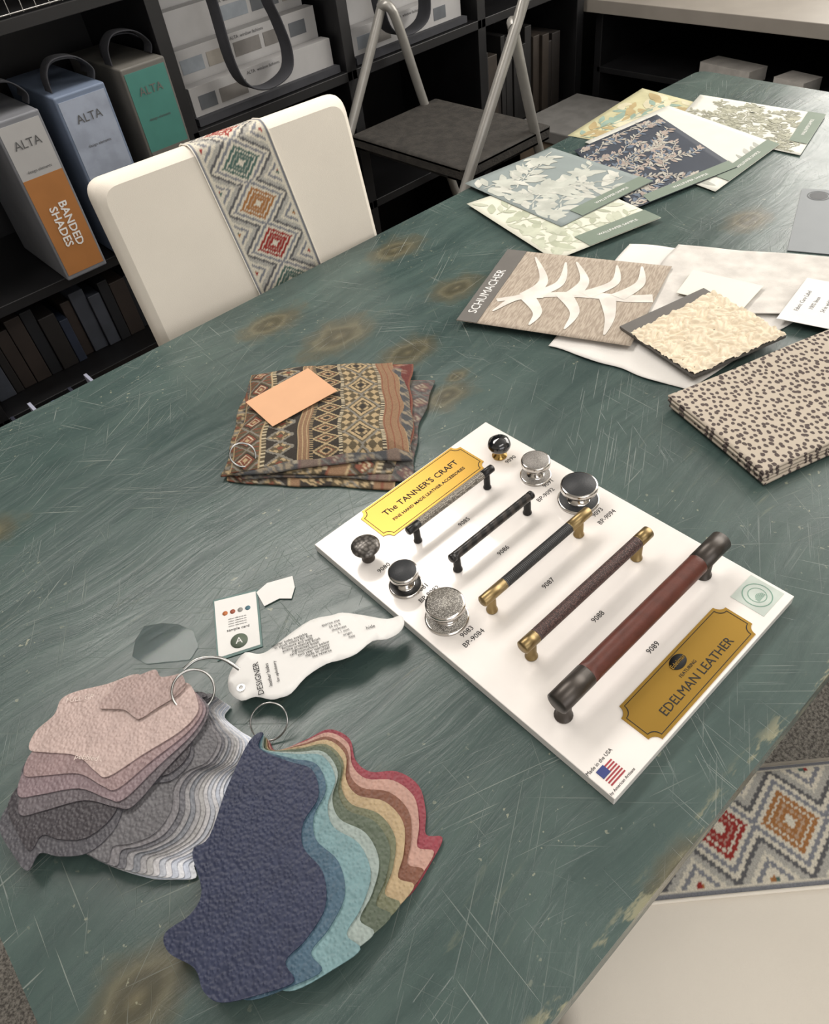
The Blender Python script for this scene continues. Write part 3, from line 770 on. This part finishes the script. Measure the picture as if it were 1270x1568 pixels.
def wallpaper(idx,q,z,base,inkcols,strip,seed,vines=5,leaf=.05,dens=9):
    name='wallpaper_sheet'+('' if idx==0 else '.%03d'%idx)
    rnd=random.Random(seed); Q=quadmap(q); cc=sum((Vector(p) for p in q),Vector((0,0)))/4
    e=empty(name,(cc.x,cc.y,z))
    sheet('paper',q,16,16,z,.0003,base,e)
    mb=MB(); cnt=[0]
    def put(c,ang,l,w,mi):
        out=[]
        for k in range(12):
            a=2*pi*k/12; x=l*math.cos(a)*.5; y=w*math.sin(a)*.5*(1-.45*abs(math.cos(a)))
            p=(c[0]+x*math.cos(ang)-y*math.sin(ang),c[1]+x*math.sin(ang)+y*math.cos(ang))
            if not(.01<p[0]<.99 and .01<p[1]<.99): return
            r=Q(*p); out.append((r.x,r.y,z+.0002+.0000035*(cnt[0]%250)))
        cnt[0]+=1
        mb.add(out,[tuple(range(12))],mi)
    for i in range(vines):
        y=(i+.5)/vines; x=-.05; ang=rnd.uniform(-.6,.6)
        path=[(x,y)]
        for s_ in range(dens*2):
            ang+=rnd.uniform(-.5,.5)-ang*.12; x+=math.cos(ang)*.55/dens; y+=math.sin(ang)*.55/dens; path.append((x,y))
        for s_ in range(len(path)-1):
            x,y=path[s_]; a=math.atan2(path[s_+1][1]-y,path[s_+1][0]-x)
            put((x,y),a,1.2*.55/dens,.012,0)
            for sd_ in (-1,1):
                if rnd.random()<.85:
                    aa=a+sd_*rnd.uniform(.6,1.2); l=leaf*rnd.uniform(.7,1.5)
                    put((x+math.cos(aa)*l*.6,y+math.sin(aa)*l*.6),aa,l,l*.42,rnd.randrange(len(inkcols)))
        for k in range(2):
            x,y=rnd.choice(path); 
            for pz in range(6): put((x+.35*leaf*math.cos(pz*pi/3),y+.35*leaf*math.sin(pz*pi/3)),pz*pi/3,leaf*.8,leaf*.5,len(inkcols)-1)
    mb.make('print',inkcols,e)
    if strip:
        u0,u1,v0,v1=strip
        mb=MB(); pts=[Q(u0,v0),Q(u1,v0),Q(u1,v1),Q(u0,v1)]; 
        mb.add([(p.x,p.y,z+.0013) for p in pts],[(0,1,2,3)],0); mb.make('label_strip',[GREEN_L],e)
        p=Q((u0+u1)/2,(v0+v1)/2); d1=(Q(u1,v0)-Q(u0,v0)).normalized()
        text('WALLPAPER SAMPLE',.010,(p.x,p.y,z+.0014),WHITE,e,X=(d1.x,d1.y,0),Y=(-d1.y,d1.x,0))
    return e
iv=mat('ivory_stock','#cfcfc6',.7,namp=.02)
W4=[(1.073,.871),(1.327,.845),(1.357,1.136),(1.113,1.172)]
W5=[(.970,.800),(1.206,.742),(1.265,1.035),(1.047,1.100)]
WN=[(1.212,.808),(1.475,.748),(1.640,1.055),(1.377,1.087)]
W3=[(1.36,.725),(1.620,.738),(1.705,1.068),(1.43,1.10)]
WY=[(1.470,.955),(1.745,.925),(1.786,1.20),(1.449,1.165)]
W2=[(1.595,.679),(1.816,.739),(1.805,1.046),(1.60,.99)]
wallpaper(0,WY,.7512,mat('yellow_green_stock','#b5b18d',.7,nscale=14,namp=.12),[mat('ink_teal','#84998c',.7),mat('ink_gold','#a5936a',.7),mat('ink_cream','#c4bea2',.7)],(.45,1,0,.13),3,8,.16,6)
wallpaper(1,W2,.7530,iv,[mat('ink_olive','#8e8e7c',.7),mat('ink_olive2','#a0a08e',.7)],(.25,1,0,.13),5,13,.055,16)
wallpaper(2,W3,.7548,iv,[mat('ink_grey','#b0b0a8',.7),mat('ink_grey2','#a0a29a',.7)],(.2,1,0,.10),8,5,.10,7)
wallpaper(3,WN,.7566,mat('navy_stock','#2f3642',.7,namp=.05),[mat('ink_cream2','#a8a49a',.7),mat('ink_blue','#5a6675',.7),mat('ink_rose','#9a8d84',.7)],(.15,1,0,.10),11,14,.05,16)
wallpaper(4,W5,.7584,mat('cream_stock','#cfcfc0',.7,namp=.03),[mat('ink_sage','#a8ad98',.7),mat('ink_sage2','#b7bba8',.7)],(.32,1,0,.15),14,6,.12,6)
wallpaper(5,W4,.7602,mat('mist_blue_stock','#828c8b',.7,namp=.03),[mat('ink_mist','#bcbdb4',.7),mat('ink_mist2','#b0b3aa',.7)],(.22,1,0,.12),19,5,.14,7)

# ------------------------------------------------------------------ back shelving
bs=empty('bookshelf',(1.0,2.1,0))
mb=MB()
YF,YB=1.93,2.34
for x in (-.60,.12,.885,1.42,1.955,2.45): mb.box(x-.018,x+.018,YF,YB,0,2.0)
for (x0,x1,zs) in [(-.6,.12,(.05,.33,.60,1.13,1.55)),(.12,.885,(.05,.33,.60,1.13,1.55)),(.885,1.42,(.05,.42,.80,1.22,1.6)),(1.42,1.955,(.05,.42,.80,1.22,1.6)),(1.955,2.45,(.05,.42,.80,1.22,1.6))]:
    for z_ in zs: mb.box(x0,x1,YF,YB,z_-.025,z_)
mb.box(-.618,2.468,YB,YB+.01,0,2.0); mb.box(-.618,2.468,YF,YB,2.0,2.03)
mb.make('carcass',[SHELF],bs,bevel=.0015)
wb=empty('wire_basket',(.5,2.1,1.13)); mb=MB()
for k in range(6): mb.tube([(.16,YF+.01,1.135+.028*k),(.84,YF+.01,1.135+.028*k)],.0018,6)
for k in range(24): mb.tube([(.16+.0295*k,YF+.01,1.133),(.16+.0295*k,YF+.01,1.28)],.0014,6)
for x in (.16,.84): 
    for k in range(6): mb.tube([(x,YF+.01,1.135+.028*k),(x,YF+.3,1.135+.028*k)],.0018,6)
mb.make('wires',[STEEL],wb)
def binder(idx,x0,x1,z0,h,body,label,lab2,txt,yf=1.90):
    name='sample_binder'+('' if idx==0 else '.%03d'%idx)
    e=empty(name,((x0+x1)/2,yf+.15,z0)); 
    mb=MB(); mb.box(x0,x1,yf,yf+.30,z0,z0+h,0)
    mb.make('cover',[body],e,bevel=.004,seg=3)
    fr=.66 if idx==0 else .52
    mb=MB(); mb.box(x0+.006,x1-.006,yf-.0015,yf,z0+.012,z0+h*fr,0); 
    mb.box(x0+.006,x1-.006,yf-.0012,yf,z0+h*fr,z0+h-.012,1); mb.make('spine_label',[lab2,label],e)
    F=dict(X=(1,0,0),Y=(0,0,1))
    cx_=(x0+x1)/2
    text('ALTA',.026,(cx_,yf-.003,z0+h-.055),GREYTXT if idx<2 else tab_,e,**F)
    text('design elements',.009,(cx_,yf-.003,z0+h*.70),GREYTXT,e,**F)
    text(txt,.027,(cx_,yf-.003,z0+h*.34),WHITE,e,X=(0,0,-1),Y=(1,0,0),bold=.0005,ls=.95)
    return e
ora=mat('label_orange','#a06b3a',.5,namp=.04); blu=mat('label_blue','#3d6183',.5,namp=.04); tea=mat('label_teal','#3f776e',.5,namp=.04)
gyb=mat('binder_grey','#6f7176',.6,namp=.05); blb=mat('binder_blue_grey','#68758a',.6,namp=.05); tab_=mat('binder_taupe','#5f5d58',.6,namp=.05); lw=mat('label_offwhite','#a3a2a1',.6,namp=.02)
binder(0,.428,.535,.602,.368,gyb,lw,ora,'BANDED\nSHADES')
binder(1,.575,.700,.602,.375,blb,mat('label_pale_blue','#8f97a6',.6),blu,'HORIZON',yf=1.905)
e3=binder(2,.745,.862,.602,.385,tab_,tea,tab_,'WOVENS',yf=1.905)
FS=lambda loc:frame((1,0,0),(0,0,1),loc)
for k,(x,y,z_) in enumerate([(.48,1.97,.972),(.64,1.96,.979),(.80,1.97,.989)]):
    pts=catmull([(-.05,0),(-.045,.035),(-.02,.058),(.03,.052),(.06,.022),(.055,0)],6,False)
    par=bpy.data.objects['sample_binder'+('' if k==0 else '.%03d'%k)]
    curve('carry_strap',pts,.0015,STRAP,par,False,FS((x,y,z_)),extrude=.018)
    curve('carry_strap_b',[(p[0]*.9+.01,p[1]*.7) for p in pts],.0015,STRAP,par,False,FS((x+.01,y+.07,z_)),extrude=.018)
img=[mat('img_a','#6f6c69',.5),mat('img_b','#8f8a82',.5),mat('img_c','#585c61',.5),mat('img_d','#848b92',.5)]
def sample_book(idx,x0,x1,z0,tiers,yf):
    e=empty('sample_book'+('' if idx==0 else '.%03d'%idx),((x0+x1)/2,yf+.15,z0))
    rnd=random.Random(idx+3)
    pg=mat('sample_page','#a5a4a4',.6,namp=.03)
    for k in range(tiers):
        y=yf+.02+.045*k; zt=z0+.085+.075*k
        mb=MB(); mb.box(x0+.004*k,x1-.004*k,y,y+.04,z0+.001,zt,0)
        x=x0+.02
        while x<x1-.06:
            w=rnd.uniform(.04,.09); 
            if rnd.random()<.55: mb.box(x,min(x+w,x1-.02),y-.001,y,zt-.055,zt-.022,1+rnd.randrange(4))
            x+=w+.012
        mb.make('tier_%d'%(k+1),[pg]+img,e,bevel=.0015)
        text('ALTA  window fashions',.011,((x0+x1)/2,y-.0015,zt-.011),GREYTXT,e,X=(1,0,0),Y=(0,0,1))
    mb=MB(); mb.box(x0-.006,x1+.006,yf,yf+.02+.045*tiers,z0,z0+.018,0); mb.make('tote_base',[STRAP],e)
    return e
s0=sample_book(0,.925,1.385,.802,4,1.945); s1=sample_book(1,1.46,1.90,.802,4,1.945); 
for par,dx in ((s0,0),(s1,.50)):
    pts=catmull([(1.015,1.12),(1.029,1.06),(1.035,.93),(1.06,.868),(1.12,.845),(1.19,.862),(1.208,.91),(1.195,.98),(1.18,1.03),(1.175,1.12)],5,False)
    curve('carry_strap',[(p[0]+dx,p[1]) for p in pts],.0025,STRAP,par,False,FS((0,1.915,0)),extrude=.024)
def bookrow(name,x0,x1,z0,y0,seed,pal,hmin,hmax):
    rnd=random.Random(seed); mb=MB(); x=x0; ms=[mat('cover_'+c_,'#'+c_,.6) for c_ in pal]
    while x<x1-.05:
        w=rnd.uniform(.018,.05); h=rnd.uniform(hmin,hmax); d=rnd.uniform(.2,.28); mb.box(x,x+w-.002,y0+rnd.uniform(0,.02),y0+d,z0+.0005,z0+h,rnd.randrange(len(ms))); x+=w
    return mb.make(name,ms,bevel=.002)
bookrow('book_row',.15,.86,.33,2.02,2,['171a22','1c1918','14161b','2c2420','232b3c','181b21','3b3f48'],.13,.20)
bookrow('book_row.001',-.56,.09,.33,2.0,4,['1f2430','2b2523','14161b','3a4250'],.15,.22)
bookrow('book_row.002',.15,.86,.05,1.98,6,['171a22','1c1918','14161b','3a2824'],.15,.22)
bookrow('book_row.003',-.56,.09,.60,1.96,8,['1f2430','2b2523','22242b'],.25,.35)
bookrow('book_row.004',.92,1.38,.42,1.97,9,['171615','1f1b1a','2b2520'],.2,.3)
bookrow('book_row.005',1.99,2.42,.42,1.97,12,['1c1b1b','24201e','332c26'],.2,.3)
fb=empty('file_box',(.22,1.66,0)); mb=MB()
mb.box(.06,.38,1.50,1.80,.0,.38,0); mb.make('box',[mat('box_black','#17181c',.5)],fb,bevel=.004)
mb=MB()
for k in range(6): mb.box(.08+.05*k,.088+.05*k,1.52,1.78,.381,.405+.012*(k%3),k%3)
mb.make('folders',[mat('folder_blue','#6f7ba3',.5),mat('folder_dark','#2a2d3a',.5),mat('folder_white','#a9adc0',.5)],fb)
mb=MB(); mb.box(.46,.70,1.55,1.80,0,.20,0); mb.box(.47,.69,1.56,1.79,.2,.204,1); mb.make('storage_box',[mat('box_brown','#3b2a24',.7),mat('box_lid','#5b3b31',.7)],None,bevel=.004)

# ------------------------------------------------------------------ step ladder
la=empty('step_ladder',(1.5,1.64,0))
TUBE=mat('ladder_enamel','#94928d',.35,.35,namp=.06); TREAD=mat('ladder_tread','#2f2c28',.8,nscale=40,namp=.3,bscale=180,bstr=.8,bdist=.002)
mb=MB()
for y in (1.395,1.895):
    mb.tube([(.935,y,.012),(1.338,y,.640),(1.537,y,.945),(1.60,y,1.05),(1.63,y,1.12)],.0135,14)
    sg=1 if y<1.6 else -1
    mb.tube(catmull([(1.845,y+.028*sg,.012),(1.640,y+.028*sg,.62),(1.560,y+.028*sg,.88),(1.537,y+.020*sg,.935),(1.525,y+.004,.93)],5,False),.0135,14)
mb.tube([(1.63,1.395,1.12),(1.64,1.42,1.14),(1.64,1.87,1.14),(1.63,1.895,1.12)],.0125,14)
mb.tube([(1.76,1.42,.25),(1.76,1.87,.25)],.010,12); mb.tube([(1.05,1.395,.195),(1.05,1.895,.195)],.010,12)
mb.make('frame',[TUBE],la)
rbox('platform',.345,.465,.040,(1.512,1.645,.640),TREAD,la,.01,Matrix.Translation((-1.5,-1.64,0)))
rbox('lower_step',.24,.465,.035,(1.17,1.645,.335),TREAD,la,.01,Matrix.Translation((-1.5,-1.64,0)))
mb=MB()
for (x,y) in ((.935,1.395),(.935,1.895),(1.845,1.423),(1.845,1.867)): mb.rev([(0,0),(.017,0),(.017,.03),(.0135,.035),(0,.035)],16,0,Matrix.Translation((x,y,0)))
mb.make('rubber_feet',[BLKMET],la)

# ------------------------------------------------------------------ right-hand side: low black shelving with pale top, boxes
cb=empty('low_shelving_unit',(2.8,.7,0)); mb=MB()
for y in (-.9,.1,1.0,1.9): mb.box(2.52,3.25,y-.015,y+.015,0,.695,0)
for z_ in (.06,.30,.52): mb.box(2.52,3.25,-.9,1.9,z_-.02,z_,0)
mb.box(3.25,3.27,-.9,1.9,0,.695,0)
mb.box(2.49,3.28,-.92,2.25,.695,.735,1)
mb.make('carcass',[SHELF,mat('pale_oak_top','#8f8981',.5,nscale=6,namp=.08)],cb,bevel=.002)
mb=MB(); mb.poly([(2.56,1.32),(2.64,1.30),(2.67,1.50),(2.59,1.52)],.5205,.560,0); mb.make('paper_box',[mat('offwhite_box','#b8b4ae',.6)],None,bevel=.003)
mb=MB(); mb.poly([(2.55,1.13),(2.63,1.11),(2.65,1.22),(2.57,1.24)],.5205,.555,0); mb.make('paper_box.001',[mat('offwhite_box','#b8b4ae',.6)],None,bevel=.003)
bb=empty('cardboard_box',(2.25,1.76,0)); mb=MB()
mb.box(2.08,2.40,1.62,1.89,0,.42,0); mb.box(2.07,2.41,1.61,1.90,.42,.46,1); mb.make('carton',[mat('kraft_board','#6c5f50',.8,namp=.08),mat('lid_grey','#6b6a68',.6)],bb,bevel=.004)
mb=MB(); mb.box(1.22,1.52,1.48,1.78,0,.16,0); mb.box(1.24,1.50,1.50,1.76,.16,.163,1); mb.make('cardboard_box.001',[mat('kraft_dark','#4b3d31',.8),mat('kraft_board','#6c5f50',.8)],None,bevel=.003)

# ------------------------------------------------------------------ lights
def area(name,loc,rot,sx_,sy_,e,col=(1,1,1)):
    l=bpy.data.lights.new(name,'AREA'); l.shape='RECTANGLE'; l.size=sx_; l.size_y=sy_; l.energy=e; l.color=col
    o=bpy.data.objects.new(name,l); o.location=loc; o.rotation_euler=rot; COL.objects.link(o); return o
area('window_light_right',(3.15,.3,1.75),(0,math.radians(90),0),1.5,2.2,66,(1,.96,.90))
area('ceiling_light_back',(.6,1.9,2.62),(0,0,0),1.9,.7,52,(1,.94,.88))
area('ceiling_light_mid',(.3,-.6,2.62),(0,0,0),1.6,.6,16,(1,.96,.92))
area('window_light_front',(-.6,-2.1,1.6),(math.radians(90),0,0),2.4,1.5,26,(.97,.97,1))
w=bpy.data.worlds.new('world'); SC.world=w; w.use_nodes=True; w.node_tree.nodes['Background'].inputs[0].default_value=(.8,.85,.9,1); w.node_tree.nodes['Background'].inputs[1].default_value=.4

# ------------------------------------------------------------------ camera (phone held above the table end)
cam=bpy.data.cameras.new('camera'); cam.sensor_fit='HORIZONTAL'; cam.sensor_width=36; cam.lens=32.03; cam.clip_start=.02
co=bpy.data.objects.new('camera',cam); COL.objects.link(co)
R=Matrix(((.7331,.5463,-.4051),(-.6702,.4788,-.5671),(-.1159,.6872,.7171)))
co.matrix_world=Matrix.Translation((0,0,1.428))@R.to_quaternion().normalized().to_matrix().to_4x4()
SC.camera=co
